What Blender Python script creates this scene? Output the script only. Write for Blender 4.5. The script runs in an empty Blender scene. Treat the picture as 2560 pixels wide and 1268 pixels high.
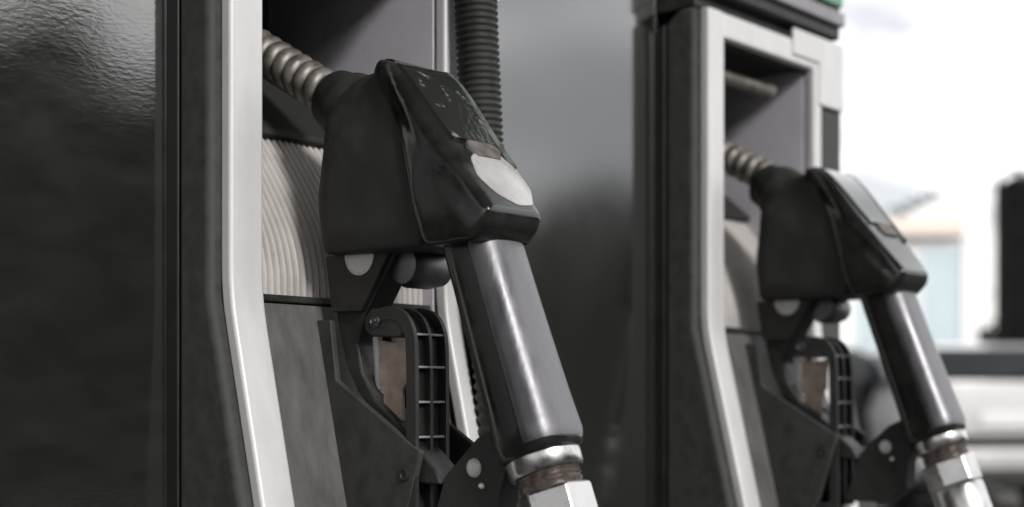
import bpy, bmesh, math, random
from mathutils import Vector, Matrix
R = math.radians
random.seed(4)
scene = bpy.context.scene
col = scene.collection

# ------------------------------------------------------------------ camera
cam = bpy.data.cameras.new('camera')
cam.lens = 50; cam.sensor_width = 36; cam.shift_y = 0.143
cam.clip_start = 0.05; cam.clip_end = 2000
cam.dof.use_dof = True; cam.dof.focus_distance = 0.95; cam.dof.aperture_fstop = 4.3
camo = bpy.data.objects.new('camera', cam); col.objects.link(camo)
camo.location = (-0.5645, -0.738, 1.0)
camo.rotation_euler = (R(90), 0, R(-49))
scene.camera = camo

# ------------------------------------------------------------------ sky, sun, exposure
SUN_EL, SUN_AZ = R(29), R(196)          # azimuth clockwise from +Y
w = bpy.data.worlds.new('World'); scene.world = w; w.use_nodes = True
nt = w.node_tree; nt.nodes.clear()
out = nt.nodes.new('ShaderNodeOutputWorld'); bg = nt.nodes.new('ShaderNodeBackground')
sky = nt.nodes.new('ShaderNodeTexSky'); sky.sky_type = 'NISHITA'; sky.sun_disc = False
sky.sun_elevation = SUN_EL; sky.sun_rotation = SUN_AZ; sky.dust_density = 3
tc = nt.nodes.new('ShaderNodeTexCoord')
mp = nt.nodes.new('ShaderNodeMapping'); mp.inputs['Scale'].default_value = (1, 1, 2.2)
no = nt.nodes.new('ShaderNodeTexNoise'); no.inputs['Scale'].default_value = 3.2
no.inputs['Detail'].default_value = 6; no.inputs['Roughness'].default_value = .55
cr = nt.nodes.new('ShaderNodeValToRGB')
cr.color_ramp.elements[0].position = .40; cr.color_ramp.elements[0].color = (.35, .356, .368, 1)
cr.color_ramp.elements[1].position = .57; cr.color_ramp.elements[1].color = (1, .995, .985, 1)
sc_ = nt.nodes.new('ShaderNodeMixRGB'); sc_.blend_type = 'MULTIPLY'; sc_.inputs[0].default_value = 1
sc_.inputs[2].default_value = (15, 15, 15.1, 1)
mx = nt.nodes.new('ShaderNodeMixRGB'); mx.inputs[0].default_value = .9
nt.links.new(tc.outputs['Generated'], mp.inputs['Vector']); nt.links.new(mp.outputs[0], no.inputs['Vector'])
nt.links.new(no.outputs['Fac'], cr.inputs[0]); nt.links.new(cr.outputs[0], sc_.inputs[1])
nt.links.new(sky.outputs[0], mx.inputs[1]); nt.links.new(sc_.outputs[0], mx.inputs[2])
nt.links.new(mx.outputs[0], bg.inputs[0]); bg.inputs[1].default_value = .1
nt.links.new(bg.outputs[0], out.inputs[0])

sl = bpy.data.lights.new('sun', 'SUN'); sl.energy = 1.5; sl.angle = R(10); sl.color = (1, .985, .97)
so = bpy.data.objects.new('sun', sl); col.objects.link(so)
sd = Vector((math.sin(SUN_AZ)*math.cos(SUN_EL), math.cos(SUN_AZ)*math.cos(SUN_EL), math.sin(SUN_EL)))
so.rotation_euler = sd.to_track_quat('Z', 'Y').to_euler(); so.location = (0, -3, 6)
vs = scene.view_settings
vs.view_transform = 'Standard'; vs.look = 'None'; vs.gamma = 1; vs.exposure = .75
vs.use_curve_mapping = False

# ------------------------------------------------------------------ materials
def mat(name, c0, c1=None, rough=.5, rough1=None, metal=0, scale=30, stretch=(1, 1, 1), bump=0, bscale=200,
        lo=.35, hi=.65, ior=1.5, coat=0, detail=6, bdist=.002, aniso=0):
    m = bpy.data.materials.new(name); m.use_nodes = True
    t = m.node_tree; p = t.nodes['Principled BSDF']
    p.inputs['Metallic'].default_value = metal; p.inputs['IOR'].default_value = ior
    p.inputs['Coat Weight'].default_value = coat; p.inputs['Coat Roughness'].default_value = .08
    p.inputs['Roughness'].default_value = rough
    c = t.nodes.new('ShaderNodeTexCoord'); mp = t.nodes.new('ShaderNodeMapping')
    mp.inputs['Scale'].default_value = stretch
    t.links.new(c.outputs['Object'], mp.inputs[0])
    n = t.nodes.new('ShaderNodeTexNoise'); n.inputs['Scale'].default_value = scale; n.inputs['Detail'].default_value = detail
    n.inputs['Roughness'].default_value = .62
    t.links.new(mp.outputs[0], n.inputs['Vector'])
    r = t.nodes.new('ShaderNodeValToRGB'); r.color_ramp.elements[0].position = lo; r.color_ramp.elements[1].position = hi
    r.color_ramp.elements[0].color = (*c0, 1); r.color_ramp.elements[1].color = (*(c1 or c0), 1)
    t.links.new(n.outputs['Fac'], r.inputs[0]); t.links.new(r.outputs[0], p.inputs['Base Color'])
    if rough1 is not None:
        q = t.nodes.new('ShaderNodeMapRange'); q.inputs[1].default_value = lo; q.inputs[2].default_value = hi
        q.inputs[3].default_value = rough; q.inputs[4].default_value = rough1
        t.links.new(n.outputs['Fac'], q.inputs[0]); t.links.new(q.outputs[0], p.inputs['Roughness'])
    if bump:
        b = t.nodes.new('ShaderNodeTexNoise'); b.inputs['Scale'].default_value = bscale; b.inputs['Detail'].default_value = 4
        t.links.new(mp.outputs[0], b.inputs['Vector'])
        bb = t.nodes.new('ShaderNodeBump'); bb.inputs['Strength'].default_value = bump; bb.inputs['Distance'].default_value = bdist
        t.links.new(b.outputs['Fac'], bb.inputs['Height']); t.links.new(bb.outputs[0], p.inputs['Normal'])
    return m
g = lambda v: (v, v, v)
M = {}
M['plastic'] = mat('black_plastic', (.016, .0165, .0155), (.032, .032, .030), .45, .62, scale=60, bump=.25, bscale=900, bdist=.0006)
M['shell'] = mat('black_nozzle_shell', (.013, .0135, .0125), (.028, .028, .026), .10, .32, scale=34, bump=.05, bscale=500, bdist=.0006, lo=.4, hi=.7)
M['rubber'] = mat('black_rubber', (.014, .014, .013), (.028, .028, .026), .55, .7, scale=50, bump=.3, bscale=1200, bdist=.0005)
M['housing'] = mat('dark_grey_moulded_plastic', (.030, .031, .028), (.056, .056, .052), .6, .75, scale=90, bump=.3, bscale=1500, bdist=.0005)
M['backbox'] = mat('deep_black_moulding', (.009, .0095, .0085), (.014, .014, .013), .35, .5, scale=40)
M['dusty'] = mat('dusty_grey_plastic', (.070, .067, .063), (.155, .148, .140), .6, .8, scale=46, bump=.3, bscale=900, bdist=.0006, lo=.3, hi=.75, detail=10, stretch=(1.6, 1.6, .45))
M['panel'] = mat('glossy_black_panel', (.012, .0125, .0115), (.02, .02, .019), .06, .10, scale=18, bump=.075, bscale=200, bdist=.0005, ior=2.25, stretch=(1, 1, 2.2))
M['panel_b'] = mat('smooth_black_panel', (.014, .0145, .0125), (.02, .02, .018), .09, .12, scale=9, bump=.02, bscale=60, bdist=.0005, ior=2.85)
M['silver'] = mat('pale_silver_paint', (.60, .592, .59), (.74, .73, .725), .34, .5, scale=16, bump=.12, bscale=700, bdist=.0005, lo=.25, hi=.65, metal=.12, stretch=(2, 2, .45), detail=10)
M['plate'] = mat('ivory_fluted_plastic', (.42, .395, .375), (.56, .53, .505), .5, .65, scale=20)
M['liner'] = mat('lilac_grey_liner', (.56, .54, .585), (.62, .60, .645), .25, .4, scale=15)
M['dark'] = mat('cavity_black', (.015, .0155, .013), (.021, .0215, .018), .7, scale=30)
M['chrome'] = mat('bright_steel', (.46, .455, .445), (.62, .61, .60), .2, .42, metal=1, scale=60)
M['handle'] = mat('satin_grey_metal', (.165, .162, .170), (.25, .244, .253), .36, .60, metal=1, scale=30, stretch=(1.5, 1.5, .35), bump=.08, bscale=260)
M['spring'] = mat('tarnished_spring_steel', (.14, .128, .114), (.29, .27, .245), .38, .6, metal=.6, scale=90)
M['brass'] = mat('tan_worn_metal', (.36, .27, .22), (.50, .40, .345), .5, .7, metal=.15, scale=120, bump=.2, bscale=600)
M['rust'] = mat('rusty_thread', (.10, .075, .065), (.30, .26, .24), .4, metal=.7, scale=200)
M['badge'] = mat('pale_grey_badge', (.40, .39, .385), (.52, .505, .50), .2, .38, scale=40, bump=.08, bscale=300)  # pale tone stands in for sky mirrored on the nose facet
M['green'] = mat('green_print', (.10, .26, .16), (.13, .31, .20), .4, scale=10)
M['trim'] = mat('lilac_grey_trim', (.24, .23, .25), (.30, .29, .31), .45, scale=20)

# ------------------------------------------------------------------ mesh helpers
ORG = Vector((0, 0, 0))                  # base of the thing being built; its parts are modelled around it
def link(name, me, m, parent=None):
    o = bpy.data.objects.new(name, me); col.objects.link(o)
    if m is not None: me.materials.append(M[m] if isinstance(m, str) else m)
    if parent is not None: o.parent = parent
    return o
def build(name, V, F, m, parent=None, smooth=False, bevel=0, seg=3, sub=0, ang=30, vox=0, vit=20):
    me = bpy.data.meshes.new(name)
    me.from_pydata([tuple(Vector(v) - ORG) for v in V], [], F)
    bm = bmesh.new(); bm.from_mesh(me); bmesh.ops.recalc_face_normals(bm, faces=bm.faces); bm.to_mesh(me); bm.free()
    if smooth or bevel or sub:
        for p in me.polygons: p.use_smooth = True
    if smooth and not bevel: me.set_sharp_from_angle(angle=R(ang))
    o = link(name, me, m, parent)
    if bevel:
        b = o.modifiers.new('bevel', 'BEVEL'); b.width = bevel; b.segments = seg; b.limit_method = 'ANGLE'
        b.angle_limit = R(ang); b.harden_normals = True
    if vox:
        r_ = o.modifiers.new('remesh', 'REMESH'); r_.mode = 'VOXEL'; r_.voxel_size = vox; r_.use_smooth_shade = True
        q_ = o.modifiers.new('smooth', 'SMOOTH'); q_.factor = .5; q_.iterations = vit
    if sub:
        s = o.modifiers.new('sub', 'SUBSURF'); s.levels = sub; s.render_levels = sub
    return o
def box(x0, x1, y0, y1, z0, z1):
    V = [(x, y, z) for x in (x0, x1) for y in (y0, y1) for z in (z0, z1)]
    return V, [(0, 1, 3, 2), (4, 6, 7, 5), (0, 4, 5, 1), (2, 3, 7, 6), (0, 2, 6, 4), (1, 5, 7, 3)]
def join(*parts):
    V, F = [], []
    for v, f in parts:
        k = len(V); V += list(v); F += [tuple(i + k for i in q) for q in f]
    return V, F
def prism(P, x0, x1):                    # side profile (y, z) extruded along x
    n = len(P)
    V = [(x0, y, z) for y, z in P] + [(x1, y, z) for y, z in P]
    return V, [tuple(range(n)), tuple(range(2*n - 1, n - 1, -1))] + [(i, (i+1) % n, n + (i+1) % n, n + i) for i in range(n)]
def prism_y(P, y0, y1):                  # front profile (x, z) extruded along y
    n = len(P)
    V = [(x, y0, z) for x, z in P] + [(x, y1, z) for x, z in P]
    return V, [tuple(range(n)), tuple(range(2*n - 1, n - 1, -1))] + [(i, (i+1) % n, n + (i+1) % n, n + i) for i in range(n)]
def prism_z(P, z0, z1):                  # plan (x, y) extruded upwards
    n = len(P)
    V = [(x, y, z0) for x, y in P] + [(x, y, z1) for x, y in P]
    return V, [tuple(range(n)), tuple(range(2*n - 1, n - 1, -1))] + [(i, (i+1) % n, n + (i+1) % n, n + i) for i in range(n)]
def pod(P, xc, inset=.25, grow=.004):    # profile (y, z, half width): a shell that bulges a little at the flanks
    n = len(P); cy = sum(p[0] for p in P)/n; cz = sum(p[1] for p in P)/n
    V = []
    for s in (-1, 1):
        wm = max(p[2] for p in P)
        for y, z, h in P: V.append((xc + s*h, y, z))
        for y, z, h in P: V.append((xc + s*(h + grow), y + (cy - y)*inset, z + (cz - z)*inset))
    F = []
    for i in range(n):
        j = (i+1) % n
        F.append((i, j, 2*n + j, 2*n + i))                    # rim
        F.append((i, n + i, n + j, j)); F.append((2*n + i, 2*n + j, 3*n + j, 3*n + i))
    hm = sum(p[2] for p in P)/n
    for s, o in ((-1, n), (1, 3*n)):
        c = len(V); V.append((xc + s*(hm + grow*1.6), cy, cz))
        F += [(o + i, o + (i+1) % n, c) for i in range(n)]
    return V, F
def frame_axes(d):
    d = Vector(d).normalized(); a = Vector((1, 0, 0)) if abs(d.x) < .9 else Vector((0, 1, 0))
    u = (a - d*a.dot(d)).normalized(); return d, u, d.cross(u)
def lathe(base, axis, prof, n=32, sx=1.0, e=1.0):   # prof: (distance along axis, radius); sx flattens along the first cross axis, e < 1 squares the section
    d, u, v = frame_axes(axis); b = Vector(base); V, F = [], []
    for s, r in prof:
        for k in range(n):
            a = 2*math.pi*k/n
            ca, sa = math.cos(a), math.sin(a); ca = math.copysign(abs(ca)**e, ca); sa = math.copysign(abs(sa)**e, sa)
            V.append(b + d*s + u*(r*sx*ca) + v*(r*sa))
    for i in range(len(prof) - 1):
        for k in range(n):
            j = (k+1) % n; F.append((i*n + k, i*n + j, (i+1)*n + j, (i+1)*n + k))
    F.append(tuple(range(n))[::-1]); F.append(tuple(range((len(prof)-1)*n, len(prof)*n)))
    return V, F
def tube(P, r, n=12):
    P = [Vector(p) for p in P]; V, F = [], []
    d0 = (P[1] - P[0]).normalized(); _, u, v = frame_axes(d0)
    for i, p in enumerate(P):
        d = (P[min(i+1, len(P)-1)] - P[max(i-1, 0)]).normalized()
        u = (u - d*u.dot(d)).normalized(); v = d.cross(u)
        rr = r(i) if callable(r) else r
        for k in range(n):
            a = 2*math.pi*k/n; V.append(p + u*(rr*math.cos(a)) + v*(rr*math.sin(a)))
    for i in range(len(P) - 1):
        for k in range(n):
            j = (k+1) % n; F.append((i*n + k, i*n + j, (i+1)*n + j, (i+1)*n + k))
    F.append(tuple(range(n))[::-1]); F.append(tuple(range((len(P)-1)*n, len(P)*n)))
    return V, F
def smooth_path(P, k=8):                 # Catmull-Rom through 2-d or 3-d points
    P = [Vector((*p, 0)) if len(p) == 2 else Vector(p) for p in P]; out = []
    Q = [P[0]*2 - P[1]] + P + [P[-1]*2 - P[-2]]
    for i in range(1, len(Q) - 2):
        for s in range(k):
            t = s/k; a, b, c, d = Q[i-1], Q[i], Q[i+1], Q[i+2]
            out.append(.5*((2*b) + (c - a)*t + (2*a - 5*b + 4*c - d)*t*t + (3*b - a - 3*c + d)*t**3))
    out.append(P[-1]); return out
def thing(name, label, cat, loc, group=None, rz=0):
    global ORG
    o = bpy.data.objects.new(name, None); col.objects.link(o); o.location = loc; o.rotation_euler.z = rz
    o.empty_display_size = .05
    tag(o, label, cat, group); ORG = Vector(loc) if rz == 0 else Vector((0, 0, 0))
    return o
def tag(o, label, cat, group=None):
    o['label'] = label; o['category'] = cat
    if group: o['group'] = group
def copy_tree(o, parent=None, off=None):
    c = o.copy(); col.objects.link(c)
    c.parent = parent
    if off is not None: c.location = Vector(o.location) + Vector(off)
    for ch in list(o.children): copy_tree(ch, c)
    return c

# ------------------------------------------------------------------ ground
ORG = Vector((0, 0, 0))
M['asphalt'] = mat('asphalt', (.022, .022, .022), (.042, .042, .041), .8, .9, scale=3, bump=.4, bscale=120, bdist=.01)
gnd = build('ground', [(-600, -600, 0), (600, -600, 0), (600, 600, 0), (-600, 600, 0)], [(0, 1, 2, 3)], 'asphalt'); gnd['kind'] = 'structure'
M['concrete'] = mat('concrete_island', (.085, .083, .078), (.15, .146, .138), .8, scale=8, bump=.3, bscale=80, bdist=.004)
isl = build('pump_island', *box(-2.4, 1.3, -.35, .85, .002, .13), 'concrete', bevel=.02); isl['kind'] = 'structure'

# ------------------------------------------------------------------ fuel dispenser
ZB, SL = 1.068, math.tan(R(13.5))        # the front leans outwards below the bend
def fr(z, y=0.0):                        # y of the front at height z
    return y if z >= ZB else y - SL*(ZB - z)
W = .267; Z0, Z1 = .62, 1.372
D = thing('fuel_dispenser', 'near black fuel dispenser with pale silver bent frame and fluted nozzle recess', 'fuel pump', (.0, .30, .13), 'fuel dispensers in a row')
# cabinet behind everything
build('cabinet', *box(-.2915, .2665, .26, .62, .13, 2.0), 'plastic', D, bevel=.01)
build('plinth', *box(-.28, .26, .075, .255, .13, .2), 'plastic', D, bevel=.004)
# side walls of the housing
def wall_profile(y_back, yf):
    return [(y_back, Z0), (fr(Z0, yf), Z0), (yf, ZB), (yf, Z1), (y_back - .016, Z1), (y_back, Z1 - .012)]
hs = build('housing', *join(prism(wall_profile(.0445, .0105), -.001, .030), prism(wall_profile(.0445, .0025), .2265, .273)), 'housing', D, bevel=.006, seg=3)
BB = [(.057, Z0), (.0447, Z0), (.0447, Z1 - .0122), (.057, Z1 - .021)]
build('back_box', *join(prism(BB, -.0006, .028), prism(BB, .234, .272)), 'backbox', D, bevel=.0015)
# front panel between this housing and the one before it, glossy
PA = math.tan(R(12))
FP = build('front_panel', *prism_z([(.0005, .056), (-.291, .056 + .2915*PA), (-.291, .076 + .2915*PA), (.0005, .076)], .2, 2.0), 'panel', D, bevel=.0015)
UP = build('upper_panel', *box(.0020, .2660, .058, .09, Z1 - .022, 2.0), 'panel', D, bevel=.0015)
# pale frame
IX0, IX1, OX1 = .0355, .208, .2245
ZT, ZTI = 1.371, 1.346
def strip(x0, x1):
    P = [(0.0, ZT), (0, ZB)]
    P += [(fr(z), z) for z in (ZB - .06, Z0)]
    B = [(y + .011, z) for y, z in reversed(P)]
    return P + B
def bent_strip(x0, x1, t=.011, zt=ZT):
    ZS = [zt, ZB + .02, ZB + .01, ZB, ZB - .01, ZB - .02, Z0]
    def soft(z):
        a = .02
        if z >= ZB + a: return 0.0
        if z <= ZB - a: return -SL*(ZB - z)
        s = (ZB + a - z)/(2*a); return -SL*a*s*s
    P = [(soft(z), z) for z in ZS]; B = [(y + t, z) for y, z in reversed(P)]
    return prism(P + B, x0, x1)
F_ = build('frame', *join(bent_strip(.008, IX0), bent_strip(IX1, OX1), box(IX0 - .0, IX1 + .0, .0004, .0114, ZTI, ZT - .0005)), 'silver', D, bevel=.0028, seg=3, ang=40)
build('corner_plate', *prism_y([(.163, 1.3815), (.268, 1.3815), (.268, 1.310), (.2165, 1.310), (.2165, 1.3535), (.163, 1.3535)], -.0022, .0022), 'silver', D, bevel=.0018)
# dark gap behind the frame edge, worn edge marks
# recess lining
build('liner_wall', *prism([(.013, .95), (.013, ZTI), (.205, ZTI + .02), (.205, .95)], .2085, .2135), 'liner', D, bevel=.001)
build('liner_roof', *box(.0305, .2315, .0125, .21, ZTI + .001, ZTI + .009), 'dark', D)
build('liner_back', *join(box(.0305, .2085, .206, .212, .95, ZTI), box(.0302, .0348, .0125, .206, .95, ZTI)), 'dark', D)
# fluted plate: curves back into the recess as it rises
prof = smooth_path([(.0215, 1.070), (.0225, 1.090), (.029, 1.113), (.043, 1.138), (.062, 1.165), (.088, 1.198)], 6)
nf, k = 30, 8
V, F = [], []
NX = nf*k + 1
for q in prof:
    for i in range(NX):
        x = .0352 + (.2082 - .0352)*i/(NX - 1)
        ph = (i % k)/k
        dd = .0048*(1 - abs(math.sin(math.pi*ph))**.5)
        V.append((x, q.x + dd, q.y - dd*.5))
NV = len(prof)
for j in range(NV - 1):
    for i in range(NX - 1):
        F.append((j*NX + i, j*NX + i + 1, (j+1)*NX + i + 1, (j+1)*NX + i))
fp = build('fluted_plate', V, F, 'plate', D, smooth=True, ang=50)
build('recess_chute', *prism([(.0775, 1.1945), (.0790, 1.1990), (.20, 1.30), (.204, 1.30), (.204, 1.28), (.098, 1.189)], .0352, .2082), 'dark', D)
# lower panel with lip
LP = [(fr(z, .0165), z) for z in (1.0655, .94, Z0)]
build('lower_panel', *prism(LP + [(y + .014, z) for y, z in reversed(LP)], .0305, .2315), 'dusty', D, bevel=.001)
build('lip', *box(.0356, .2078, .0145, .0345, 1.0665, 1.0715), 'plastic', D, bevel=.0012)
# the two cheeks that hold the nozzle guard
CK = [(.018, 1.0557), (-.0002, 1.0551), (-.0063, 1.0137), (-.0873, .9662), (-.068, .905), (-.040, .86), (-.02, .86)]
for x0 in (.093, .150):
    c = build('cheek', *prism(CK, x0, x0 + .005), 'housing' if x0 < .1 else 'plastic', D, bevel=.0012)
    s = build('screw', *lathe((x0 - .0004, -.0735, .951), (-1, 0, 0), [(-.001, .0044), (.0008, .0044), (.0014, .003), (.0006, .0026), (.0006, 0.0001)], 20), 'plastic', c, smooth=True)
build('cup_floor', *prism([(-.004, .9), (-.062, .9), (-.058, .88), (-.002, .88)], .0985, .1495), 'plastic', D, bevel=.001)
# cross bar high in the recess
build('rest_bar', *lathe((.0352, .040, 1.325), (1, 0, 0), [(0, .0072), (.138, .0072), (.141, .0086), (.150, .0086), (.152, .006)], 20), 'spring', D, smooth=True)
# header above the boot
hd = build('header', *box(.006, .2605, -.002, .0565, 1.3855, 1.62), 'plastic', D, bevel=.003)
build('neck', *box(.003, .2600, .0125, .0572, Z1 + .0006, 1.3852), 'plastic', hd, bevel=.001)
build('trim_band', *box(.0105, .2600, -.0085, .02, 1.3985, 1.4130), 'trim', hd, bevel=.002)
build('green_band', *box(.0105, .2600, -.0055, .02, 1.4205, 1.50), 'green', hd, bevel=.001)

D2 = copy_tree(D, None, (.559, 0, 0))
D2['label'] = 'farther black fuel dispenser with pale silver frame, green band at its top, beside the sky'
ORG = Vector((.559, .30, .13))
for ch in list(D2.children):
    if ch.name.startswith(('front_panel', 'upper_panel')):
        ch.data = ch.data.copy(); ch.data.materials[0] = M['panel_b']
build('screw', *lathe((.5602, .047, 1.2165), (-1, 0, 0), [(0, .0024), (.0008, .002), (.001, .0001)], 16), 'housing', D2, smooth=True)
ORG = Vector((0, .30, .13))
# the near dispenser's panel runs on along the island
FPL = build('front_panel', *box(-1.9, -.294, .119, .139, .2, 2.0), 'panel', D, bevel=.003)

# ------------------------------------------------------------------ fuel nozzle
XN = .11
N = thing('fuel_nozzle', 'near black fuel nozzle in sharp focus with worn label cover and grey handle', 'fuel nozzle', (XN, -.173, .974), 'fuel nozzles hung in the dispensers')
# splash skirt (the side cover nearest the dispenser)
sk = [(-.004, 1.099, .028), (-.001, 1.136, .030), (-.006, 1.192, .027), (-.018, 1.208, .024), (-.034, 1.217, .022), (-.056, 1.219, .022),
      (-.078, 1.209, .026), (-.095, 1.150, .031), (-.106, 1.112, .031), (-.099, 1.098, .029), (-.06, 1.0975, .029)]
build('splash_skirt', *pod(sk, XN, .22, .004), 'rubber', N, smooth=True, vox=.0014, vit=40)
XH = .1045
hdp = [(-.053, 1.2165, .023), (-.063, 1.2235, .027), (-.077, 1.2190, .030), (-.093, 1.203, .031), (-.115, 1.174, .031), (-.148, 1.133, .029), (-.1605, 1.117, .026),
       (-.158, 1.1075, .026), (-.148, 1.0985, .028), (-.108, 1.0965, .030), (-.099, 1.12, .031), (-.085, 1.17, .029)]
build('head_shell', *pod(hdp, XH, .30, .0035), 'shell', N, smooth=True, vox=.0012, vit=64)
# label cover over the outer face
def ribbon(path, half, t, x=XN):         # a plate that follows a side profile
    P = smooth_path(path, 5); V, F = [], []
    n = len(P)
    for i, p in enumerate(P):
        d = (P[min(i+1, n-1)] - P[max(i-1, 0)]).normalized(); nn = Vector((-d.y, d.x, 0))
        if nn.x > 0: nn = -nn
        h = half(i/(n-1)) if callable(half) else half
        q = p + nn*t
        V += [(x - h, p.x, p.y), (x - h + t*.4, q.x, q.y), (x + h - t*.4, q.x, q.y), (x + h, p.x, p.y)]
    for i in range(n - 1):
        for k in range(4):
            F.append((i*4 + k, i*4 + (k+1) % 4, (i+1)*4 + (k+1) % 4, (i+1)*4 + k))
    F.append((0, 1, 2, 3)); F.append(tuple(range((n-1)*4 + 3, (n-1)*4 - 1, -1)))
    return V, F
M['cover'] = mat('worn_label_cover', (.022, .024, .021), (.34, .34, .32), .10, .45, scale=95, bump=.22, bscale=260, bdist=.0006, lo=.60, hi=.80, ior=1.6, detail=9)
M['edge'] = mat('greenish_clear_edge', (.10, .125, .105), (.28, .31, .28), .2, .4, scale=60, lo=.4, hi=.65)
build('label_cover', *ribbon([(-.0640, 1.2195), (-.0765, 1.2155), (-.0915, 1.2010), (-.1140, 1.1722), (-.1215, 1.1630)], lambda t: .0215 + .0045*math.sin(math.pi*min(1, max(.05, t*1.15 + .05))), .0040, XH), 'cover', N, smooth=True, ang=35)
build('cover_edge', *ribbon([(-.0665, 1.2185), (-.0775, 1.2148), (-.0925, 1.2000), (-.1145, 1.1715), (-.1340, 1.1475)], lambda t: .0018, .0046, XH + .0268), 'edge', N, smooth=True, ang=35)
M['torn'] = mat('torn_label_backing', (.055, .048, .043), (.17, .15, .138), .5, .7, scale=120, bump=.4, bscale=400, bdist=.0008)
build('torn_label', *ribbon([(-.1225, 1.1652), (-.127, 1.1595), (-.1315, 1.1538)], lambda t: .0165 - .010*abs(t - .45), .0016, XH + .006), 'torn', N, smooth=True, ang=35)
# sky reflection on the sloping nose face, painted as a pale plate
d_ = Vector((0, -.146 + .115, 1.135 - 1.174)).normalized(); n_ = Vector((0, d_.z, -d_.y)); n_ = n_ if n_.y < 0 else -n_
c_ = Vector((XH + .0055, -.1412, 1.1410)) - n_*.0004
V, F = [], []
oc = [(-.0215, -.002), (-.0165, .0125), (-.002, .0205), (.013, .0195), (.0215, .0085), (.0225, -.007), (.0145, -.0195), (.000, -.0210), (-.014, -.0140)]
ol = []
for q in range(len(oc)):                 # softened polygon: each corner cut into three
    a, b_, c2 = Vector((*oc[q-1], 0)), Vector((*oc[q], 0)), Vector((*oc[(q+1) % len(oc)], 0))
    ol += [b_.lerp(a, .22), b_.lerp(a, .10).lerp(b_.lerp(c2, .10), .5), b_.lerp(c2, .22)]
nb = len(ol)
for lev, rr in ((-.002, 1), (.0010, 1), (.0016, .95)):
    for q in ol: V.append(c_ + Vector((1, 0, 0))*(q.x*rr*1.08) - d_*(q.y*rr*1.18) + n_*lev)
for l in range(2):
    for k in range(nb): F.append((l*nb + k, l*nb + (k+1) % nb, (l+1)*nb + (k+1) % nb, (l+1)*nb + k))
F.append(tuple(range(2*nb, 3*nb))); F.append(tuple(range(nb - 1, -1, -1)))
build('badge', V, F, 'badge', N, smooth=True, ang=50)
# spout with its spring
sp0, sp1 = Vector((XN, -.006, 1.2015)), Vector((XN, .135, 1.2805))
ax = (sp1 - sp0).normalized(); L = (sp1 - sp0).length
spo = build('spout', *lathe(sp0, ax, [(0, .0085), (L, .0085), (L + .03, .008), (L + .031, .006)], 24), 'spring', N, smooth=True)
_, u_, v_ = frame_axes(ax)
turns, st = 9, 24
P = [sp0 + ax*(.018 + .0132*i/st) + u_*(.0092*math.cos(2*math.pi*i/st)) + v_*(.0092*math.sin(2*math.pi*i/st)) for i in range(turns*st + 1)]
build('spring', *tube(P, .0068, 12), 'spring', spo, smooth=True, ang=60)
build('collar', *lathe(sp0 - ax*.012, ax, [(-.012, .026), (.012, .0265), (.018, .0252), (.022, .0230), (.033, .0212), (.036, .0185), (.0375, .012)], 36), 'rubber', N, smooth=True, ang=40)
# handle
h0, h1 = Vector((XN, -.1225, 1.108)), Vector((XN, -.1752, .9690))
hx = (h1 - h0).normalized(); HL = (h1 - h0).length
hprof = [(0, .0215), (.02, .0218), (HL*.45, .0224), (HL*.8, .0234), (HL*.93, .0242), (HL*.98, .0246), (HL + .002, .0243), (HL + .006, .0232), (HL + .0085, .0200)]
hnd = build('handle', *lathe(h0 - hx*.004, hx, hprof, 72, .98, .60), 'shell', N, smooth=True, ang=40)
_, hu, hv = frame_axes(hx); V, F = [], []          # pale outer face of the handle, wrapped round three sides
na, hp2 = 40, hprof[:7]
def hpt(s_, r_, a):
    ca, sa = math.cos(a), math.sin(a); ca = math.copysign(abs(ca)**.60, ca); sa = math.copysign(abs(sa)**.60, sa)
    return h0 - hx*.004 + hx*s_ + hu*(r_*.98*ca) + hv*(r_*sa)
rows = [(s_, r_) for s_, r_ in hp2]
for off in (.0009, -.001):
    for q, (s_, r_) in enumerate(rows):
        o_ = off if q < len(rows) - 1 else min(off, .0001)
        for k in range(na + 1):
            V.append(hpt(s_, r_ + (o_ if 0 < k < na else min(o_, .0002)), R(-50 + (222)*k/na)))
nr, nc = len(rows), na + 1
for l in range(2):
    for q in range(nr - 1):
        for k in range(na):
            a = l*nr*nc + q*nc + k; F.append((a, a + 1, a + nc + 1, a + nc))
build('handle_cover', V, F, 'handle', N, smooth=True, ang=60)
e0 = h0 + hx*(HL + .004)
build('swivel_ring', *lathe(e0, hx, [(-.001, .0205), (.001, .0238), (.0095, .0238), (.0115, .0222)], 48), 'chrome', N, smooth=True, ang=40)
build('thread', *lathe(e0, hx, [(.011, .0195), (.0125, .0205), (.014, .0192), (.0155, .0205), (.017, .0192), (.0185, .0205), (.022, .019)], 40), 'rust', N, smooth=True, ang=50)
# hexagonal nut and hose end
build('hose_nut', *lathe(e0, hx, [(.0215, .0215), (.0235, .0245), (.046, .0245), (.048, .0215)], 6), 'chrome', N, bevel=.0012)
build('hose_sleeve', *lathe(e0, hx, [(.0475, .0225), (.050, .0232), (.09, .0232), (.094, .0215)], 40), 'chrome', N, smooth=True, ang=40)
hz = [e0 + hx*.09, e0 + hx*.16, Vector((XN, -.285, .70)), Vector((XN - .01, -.30, .48)), Vector((XN - .02, -.25, .26)), Vector((XN - .03, -.12, .19)), Vector((XN - .03, .02, .30))]
build('hose', *tube(smooth_path(hz, 8), .0175, 20), 'rubber', N, smooth=True)
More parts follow.
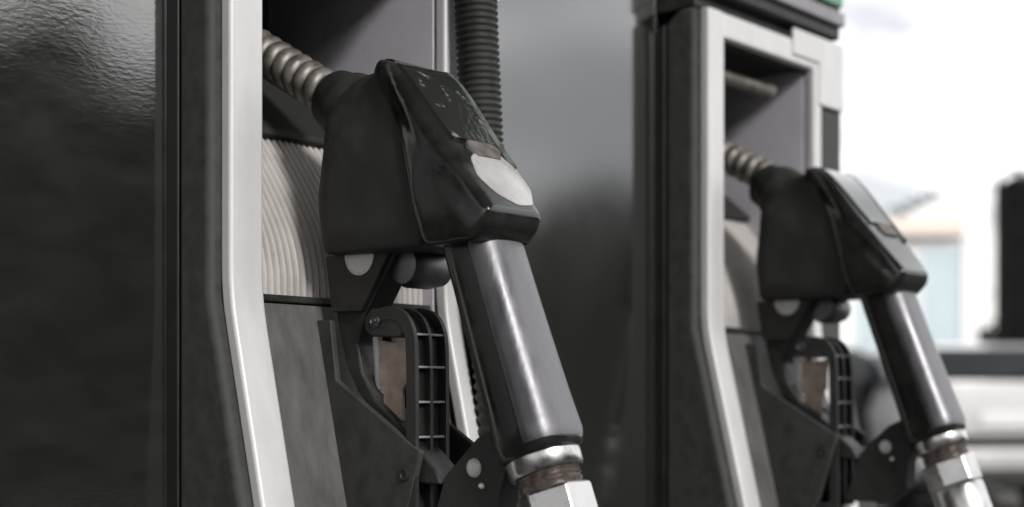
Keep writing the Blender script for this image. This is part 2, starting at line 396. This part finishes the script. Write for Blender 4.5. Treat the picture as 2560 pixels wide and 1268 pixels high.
# guard limb that hugs the dispenser side
gp = [(.0071, 1.0998), (-.0622, 1.1026), (-.045, 1.0803), (-.0282, 1.0569), (-.0214, 1.0381), (-.0254, 1.019), (-.0392, 1.0), (-.0584, .9867), (-.082, .966), (-.095, .955), (-.10, .945), (-.08, .945),
      (-.045, .9839), (-.0214, 1.0054), (-.0093, 1.0247), (-.0003, 1.0552), (.0022, 1.0719)]
gd = build('trigger_guard', *prism(gp, .099, .121), 'plastic', N, bevel=.002)
build('guard_plate', *prism([(.0066, 1.0992), (-.058, 1.1012), (-.0445, 1.0808), (-.029, 1.0600), (.0000, 1.0605), (.0022, 1.0719)], .0945, .0995), 'plastic', gd, bevel=.001)
build('valve_window', *lathe((.0950, -.0285, 1.0985), (-1, 0, 0), [(0, .0142), (.0012, .0142), (.0020, .0128), (.0014, .0120), (.0014, .0001)], 36), 'silver', N, smooth=True, ang=30)
build('valve_body', *lathe((.140, -.0600, 1.090), (-1, 0, 0), [(-.001, .002), (0, .0125), (.012, .0150), (.030, .0150), (.036, .0125), (.037, .009)], 36), 'handle', N, smooth=True, ang=30)
build('guard_foot', *prism([(-.085, .905), (-.1022, .9509), (-.1302, .9759), (-.150, .985), (-.158, .965), (-.150, .9423), (-.148, .918), (-.13, .905)], .1005, .1195), 'plastic', N, bevel=.0015)
for (y, z, r) in ((-.1284, .9569, .0062), (-.1353, .9458, .0020)):
    build('rivet', *lathe((.1003, y, z), (-1, 0, 0), [(0, r), (.0012, r*.95), (.0024, r*.7), (.003, r*.3), (.0031, .0001)], 24), 'silver', N, smooth=True, ang=60)
# ribbed trigger lever: two rails, a web and cross ribs
LVo = smooth_path([(-.040, 1.0585), (-.050, 1.0615), (-.060, 1.0620), (-.071, 1.0580), (-.0785, 1.0490), (-.0815, 1.036), (-.0822, 1.00), (-.0822, .96), (-.0822, .90)], 5)
def band(path, t0, t1):
    n = len(path); A, B = [], []
    for i, p in enumerate(path):
        d = (path[min(i+1, n-1)] - path[max(i-1, 0)]).normalized(); nn = Vector((d.y, -d.x, 0))
        A.append((p.x + nn.x*t0, p.y + nn.y*t0)); B.append((p.x + nn.x*t1, p.y + nn.y*t1))
    return A, B
def strip_prism(path, t0, t1, x0, x1):
    A, B = band(path, t0, t1); V, F = [], []
    n = len(A)
    for (a, b) in zip(A, B): V += [(x0, *a), (x1, *a), (x1, *b), (x0, *b)]
    for i in range(n - 1):
        for k in range(4): F.append((i*4 + k, i*4 + (k+1) % 4, (i+1)*4 + (k+1) % 4, (i+1)*4 + k))
    F.append((0, 1, 2, 3)); F.append(tuple(range((n-1)*4 + 3, (n-1)*4 - 1, -1)))
    return V, F
# direction of the inner side of the curve
sgn = 1
a0, b0 = band(LVo, 0, .01)
if b0[30][0] < a0[30][0]: sgn = -1
lv = build('trigger_lever', *join(strip_prism(LVo, 0, sgn*.0085, .0940, .0972), strip_prism(LVo, .0, sgn*.0085, .1228, .1260),
           strip_prism(LVo, sgn*.0006, sgn*.0085, .1085, .1112), strip_prism(LVo, sgn*.0060, sgn*.0082, .0973, .1227)), 'plastic', N, smooth=True, ang=30)
for z in (1.0430, 1.0215, .9985, .9755):
    yy = -.0800 if z > 1.03 else -.0816
    build('cross_rib', *box(.0973, .1227, yy, yy + .0062, z - .0007, z + .0009), 'trim', lv, bevel=.0004, seg=2)  # ribs coloured paler than the lever to stand in for highlights
lc = [(-.033, 1.055), (-.040, 1.0618), (-.056, 1.0610), (-.068, 1.054), (-.073, 1.045), (-.066, 1.0415), (-.040, 1.0425), (-.033, 1.047)]
build('lever_cheek', *prism(lc, .0945, .1255), 'plastic', lv, bevel=.0015)
build('pivot_pin', *lathe((.0944, -.0445, 1.0530), (-1, 0, 0), [(0, .0046), (.0014, .0046), (.0019, .0038), (.0010, .0030), (.0010, .0018), (.0022, .0014), (.0023, .0001)], 28), 'handle', lv, smooth=True, ang=40)
build('latch_plate', *prism([(-.0375, 1.0405), (-.052, 1.0385), (-.0655, 1.0405), (-.0655, 1.012), (-.060, 1.008), (-.060, .986), (-.0415, .986), (-.0415, 1.005), (-.0375, 1.010)], .104, .1065), 'brass', N, bevel=.0006)
build('latch_rod', *lathe((.110, -.0295, 1.0430), (0, -.08, -1), [(0, .0033), (.033, .0033), (.0335, .0036), (.036, .0036), (.0365, .0030), (.038, .0036), (.040, .0036), (.041, .0028), (.05, .0028)], 16), 'silver', N, smooth=True, ang=40)
build('latch_spring', *lathe((.108, -.060, 1.010), (0, -.30, -1), [(0, .0012), (.026, .0016), (.03, .0008)], 10), 'chrome', N, smooth=True)

N2 = copy_tree(N, None, (.560, -.004, 0)); N2.rotation_euler = (R(-.6), 0, R(-1.2))
for ch in list(N2.children):                   # its spout sits a little higher in the recess
    if ch.name.startswith('spout'): ch.location = Vector((0, -.010, .012))
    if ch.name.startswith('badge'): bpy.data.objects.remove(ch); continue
    if ch.name.startswith('collar'): ch.location = Vector((0, -.006, .006))
N2['label'] = 'farther black fuel nozzle, out of focus, hung in the dispenser beside the sky'

# ------------------------------------------------------------------ ribbed hose hanging beside the near frame
ORG = Vector((.235, -.018, .3))
hp = [Vector((.2205, -.016, 1.75)), Vector((.2215, -.017, 1.4)), Vector((.2225, -.018, 1.3)), Vector((.2255, -.021, 1.2)), Vector((.230, -.024, 1.1)), Vector((.236, -.030, .95)), Vector((.24, -.05, .7)), Vector((.24, -.02, .45)), Vector((.24, .04, .3))]
path = smooth_path(hp, 80)
ribh = build('ribbed_hose', *tube(path, lambda i: .0155 + .0009*(1 if (i % 4) < 2 else -1), 20), 'rubber', None, smooth=True, ang=60)
ribh.location = ORG
tag(ribh, 'ribbed black hose hanging straight down behind the near nozzle', 'hose')


# ------------------------------------------------------------------ background, along the line of sight past the second pump
ORG = Vector((0, 0, 0))
RV, FV = Vector((math.cos(R(-49)), math.sin(R(-49)), 0)), Vector((math.sin(R(49)), math.cos(R(49)), 0))
def place(lat, dist): return Vector((camo.location.x, camo.location.y, 0)) + RV*lat + FV*dist
M['car_silver'] = mat('silver_car_paint', (.42, .41, .405), (.46, .45, .445), .25, scale=3, coat=.6)
M['car_dark'] = mat('dark_car_paint', (.02, .02, .022), (.025, .025, .027), .5, scale=3, ior=1.25)
M['glass'] = mat('car_glass', (.012, .013, .014), (.016, .017, .018), .05, scale=2, ior=1.3)
M['tyre'] = mat('tyre_rubber', (.015, .015, .015), (.025, .025, .025), .8, scale=20)
M['lamp'] = mat('red_tail_lamp', (.30, .02, .02), (.38, .03, .03), .15, scale=10)
def car(label, paint, loc, rz):
    c = thing('parked_car', label, 'car', loc, 'cars parked behind the pumps', rz)
    P = [(.03, .36, .74), (-.03, .44, .78), (-.035, .60, .80), (.0, .655, .81), (.01, .90, .83), (.06, 1.17, .80), (.29, 1.44, .60), (.5, 1.495, .57), (1.2, 1.515, .56), (1.9, 1.45, .58),
         (2.65, 1.06, .76), (3.5, .93, .76), (3.86, .78, .70), (3.95, .45, .66), (3.85, .30, .66), (.3, .28, .72)]
    build('body', *pod(P, 0, .12, .03), paint, c, bevel=.04, seg=3, ang=12)
    def quad(a, b, z_a, z_b, ya, yb, off): pass
    build('rear_window', [(-.70, .036, 1.165), (.70, .036, 1.165), (.55, .265, 1.447), (-.55, .265, 1.447), (-.70, .09, 1.16), (.70, .09, 1.16), (.55, .32, 1.435), (-.55, .32, 1.435)],
          [(0, 1, 2, 3), (4, 7, 6, 5), (0, 4, 5, 1), (1, 5, 6, 2), (2, 6, 7, 3), (3, 7, 4, 0)], 'glass', c, bevel=.008)
    wv = [Vector((-.05, .03, 1.19)), Vector((.2, .06, 1.26)), Vector((.46, .10, 1.30))]
    build('wiper', *tube(wv, .012, 8), 'tyre', c, smooth=True)
    build('bumper', *box(-.80, .80, -.085, .10, .40, .595), paint, c, bevel=.05, seg=4)
    build('bumper_gap', *box(-.81, .81, -.05, .05, .60, .705), 'tyre', c, bevel=.01)
    build('valance', *box(-.74, .74, -.07, .3, .27, .398), 'tyre', c, bevel=.02)
    build('number_plate', *box(-.26, .26, -.02, .01, .78, .89), 'silver', c, bevel=.005)
    for s in (-1, 1):
        build('tail_lamp', *box(min(s*.62, s*.82), max(s*.62, s*.82), -.012, .12, .90, 1.14), 'lamp', c, bevel=.03)
        build('side_window', [(s*.795, .45, 1.17), (s*.795, 2.35, 1.13), (s*.635, 1.85, 1.42), (s*.625, .62, 1.45), (s*.76, .45, 1.17), (s*.76, 2.35, 1.13), (s*.60, 1.85, 1.42), (s*.59, .62, 1.45)],
              [(0, 1, 2, 3), (4, 7, 6, 5), (0, 4, 5, 1), (1, 5, 6, 2), (2, 6, 7, 3), (3, 7, 4, 0)], 'glass', c, bevel=.01)
        for y in (.75, 3.15):
            wl = build('wheel', *lathe((s*.58, y, .31), (s, 0, 0), [(0, .2), (.02, .30), (.06, .312), (.18, .312), (.22, .295), (.225, .21)], 36), 'tyre', c, smooth=True, ang=40)
            build('rim', *lathe((s*.79, y, .31), (s, 0, 0), [(0, .208), (.02, .205), (.012, .16), (.025, .05), (.03, .001)], 30), 'silver', wl, smooth=True, ang=40)
    return c
car('pale silver hatchback seen from behind at the right edge', 'car_silver', place(4.19, 12), R(-49 + 8))
car('dark car seen from behind between the farther nozzle and its guard', 'car_dark', place(2.75, 13), R(-49 + 4))

M['matt'] = mat('matt_black', (.006, .006, .006), (.009, .009, .009), .9, scale=5, ior=1.15)
M['render'] = mat('white_render', (.84, .83, .82), (.88, .87, .86), .8, scale=2)
M['tan'] = mat('tan_fascia', (.70, .61, .54), (.74, .65, .58), .7, scale=2)
M['shopglass'] = mat('blue_shop_glass', (.46, .54, .58), (.50, .58, .61), .1, scale=2)
b = thing('shop_building', 'white building with tan fascia and pale blue window behind the cars', 'building', place(7.0, 30), None, R(-49))
build('wall', *join(box(-6, 2.45, 0, 6, 0, 4.84), box(2.452, 3.3, -.15, 6.2, 0, 5.45)), 'render', b, bevel=.02)
build('fascia', *box(-6.1, 2.44, -.35, -.004, 4.44, 4.82), 'tan', b, bevel=.01)
for i, x in enumerate((-1.2, .2, 1.55)):
    wn = build('window', *box(x, x + .98, -.06, -.003, 1.6, 4.3), 'render', b, bevel=.01)
    build('pane', *box(x + .07, x + .91, -.075, -.062, 1.67, 4.23), 'shopglass', wn)
py = thing('sign_pylon', 'black upright block cut off by the right edge above the silver car', 'sign', place(5.13, 14), None, R(-49))
build('slab', *box(-.31, .6, -.2, .2, .12, 3.15), 'matt', py, bevel=.02)
build('plinth', *box(-.5, .8, -.35, .35, .0, .12), 'concrete', py, bevel=.01)
build('ledge', *box(-.62, .62, -.24, -.203, 1.55, 1.68), 'matt', py, bevel=.01)

# ------------------------------------------------------------------ trees and the hedge across the forecourt
def leaf_mat(name, a, b):
    return mat(name, a, b, .55, scale=1.2, lo=.35, hi=.65)
M['leaf'] = leaf_mat('leaf_green', (.035, .055, .028), (.075, .10, .055))
M['leaf2'] = leaf_mat('hedge_leaf', (.014, .022, .012), (.032, .045, .024))
M['bark'] = mat('bark', (.06, .05, .04), (.12, .10, .08), .9, scale=12, bump=.5, bscale=30, bdist=.02)
def leaf_cloud(centres, n, size, rnd):
    V, F = [], []
    for _ in range(n):
        c, r = rnd.choice(centres)
        d = Vector((rnd.gauss(0, 1), rnd.gauss(0, 1), rnd.gauss(0, 1))).normalized()*r*(rnd.random()**.35)
        p = Vector(c) + d
        a = Vector((rnd.gauss(0, 1), rnd.gauss(0, 1), rnd.gauss(0, 1))).normalized()
        _, u, v = frame_axes(a); s = size*rnd.uniform(.6, 1.3)
        k = len(V); V += [p - u*s, p + v*s*.6, p + u*s, p - v*s*.6]; F.append((k, k+1, k+2, k+3))
    return V, F
def tree(label, loc, h, rad, seed):
    rnd = random.Random(seed)
    t = thing('tree', label, 'tree', loc, 'trees beyond the forecourt', R(7*seed))
    tr = build('trunk', *tube([(0, 0, 0), (.1, 0, h*.3), (0, .1, h*.6), (.1, .05, h*.9)], lambda i: h*.035*(1 - .25*i), 10), 'bark', t, smooth=True)
    cs = []
    for k in range(16):
        a = rnd.uniform(0, 6.28); z = rnd.uniform(.38, .93)*h; q = rad*(1 - abs(z/h - .6)*1.3)*rnd.uniform(.3, .95)
        c = (q*math.cos(a), q*math.sin(a), z); cs.append((c, rad*rnd.uniform(.28, .45)))
        if k < 7: build('limb', *tube([(.05, .03, z*.62), (c[0]*.6, c[1]*.6, z*.85), c], lambda i: h*.012*(1 - .3*i), 6), 'bark', tr, smooth=True)
    build('crown', *leaf_cloud(cs, 5000, rad*.055, rnd), 'leaf', t)
    return t
tree('distant leafy tree rising just above the tan fascia', place(11.6, 41), 6.5, 2.6, 3)
tree('leafy tree beyond the black block at the right edge', place(11.9, 30), 5.6, 2.2, 5)

rnd = random.Random(9)
hg = thing('hedge', 'tall dark evergreen hedge mirrored in the lower half of the glossy panels', 'hedge', (0, -14, 0))
ORG = Vector((0, -14, 0))
V, F = [], []
def top(x):
    base = 4.2 if x < 4 else 3.3
    t = max(0, min(1, (x - 3.2)/1.6)); base = 4.65*(1 - t) + 3.3*t
    return base + .25*math.sin(x*1.7) + .18*math.sin(x*4.1 + 1)
core = []
for i in range(130):
    x = -30 + i*.55; z = top(x) - .35
    core.append((x, z))
CV = [(x, y, z) for x, zt in core for y, z in ((-14.8, 0), (-14.8, zt), (-13.2, zt), (-13.2, 0))]
CF = [(i*4 + k, i*4 + k + 1, i*4 + 5 + k, i*4 + 4 + k) for i in range(129) for k in range(3)]
build('stems', CV, CF, 'leaf2', hg)
for _ in range(34000):
    x = rnd.uniform(-30, 40.9); z = rnd.uniform(0, 1)*top(x)
    p = Vector((x, -13.2 + rnd.uniform(-.2, .3), z)) if rnd.random() < .7 else Vector((x, rnd.uniform(-14.8, -13.2), top(x) - rnd.uniform(0, .5)))
    _, u, v = frame_axes(Vector((rnd.gauss(0, 1), rnd.gauss(0, 1), rnd.gauss(0, 1)))); s = rnd.uniform(.07, .15)
    k = len(V); V += [p - u*s, p + v*s*.6, p + u*s, p - v*s*.6]; F.append((k, k+1, k+2, k+3))
build('foliage', V, F, 'leaf2', hg)

# ------------------------------------------------------------------ unseen roof added to shade the pumps, above the picture
M['soffit'] = mat('grey_roof_soffit', (.20, .20, .20), (.25, .25, .25), .7, scale=1)
cn = thing('added_roof', 'unseen flat roof added to shade the dispensers, above the top of the picture', 'roof', (-3, 1, 0))
build('roof_slab', *box(-14, 4.0, -5.0, 5.5, 4.7, 5.3), 'soffit', cn, bevel=.03)
for x in (-7.0, -3.2):
    build('column', *box(x - .15, x + .15, .3, .6, .131, 4.698), 'soffit', cn, bevel=.01)

# scraped paint along the near housing's front edge
ORG = Vector((0, .30, .13))
V, F = [], []
z = 1.262
while z < 1.345:
    h = rnd.uniform(.0015, .006); x0 = .0020 + rnd.uniform(0, .0018); x1 = x0 + rnd.uniform(.0012, .0034)
    b_ = box(x0, min(x1, .0068), .0099, .0108, z, z + h); k = len(V); V += b_[0]; F += [tuple(i + k for i in q) for q in b_[1]]
    z += h + rnd.uniform(.0006, .004)
build('scraped_edge', V, F, 'silver', D)
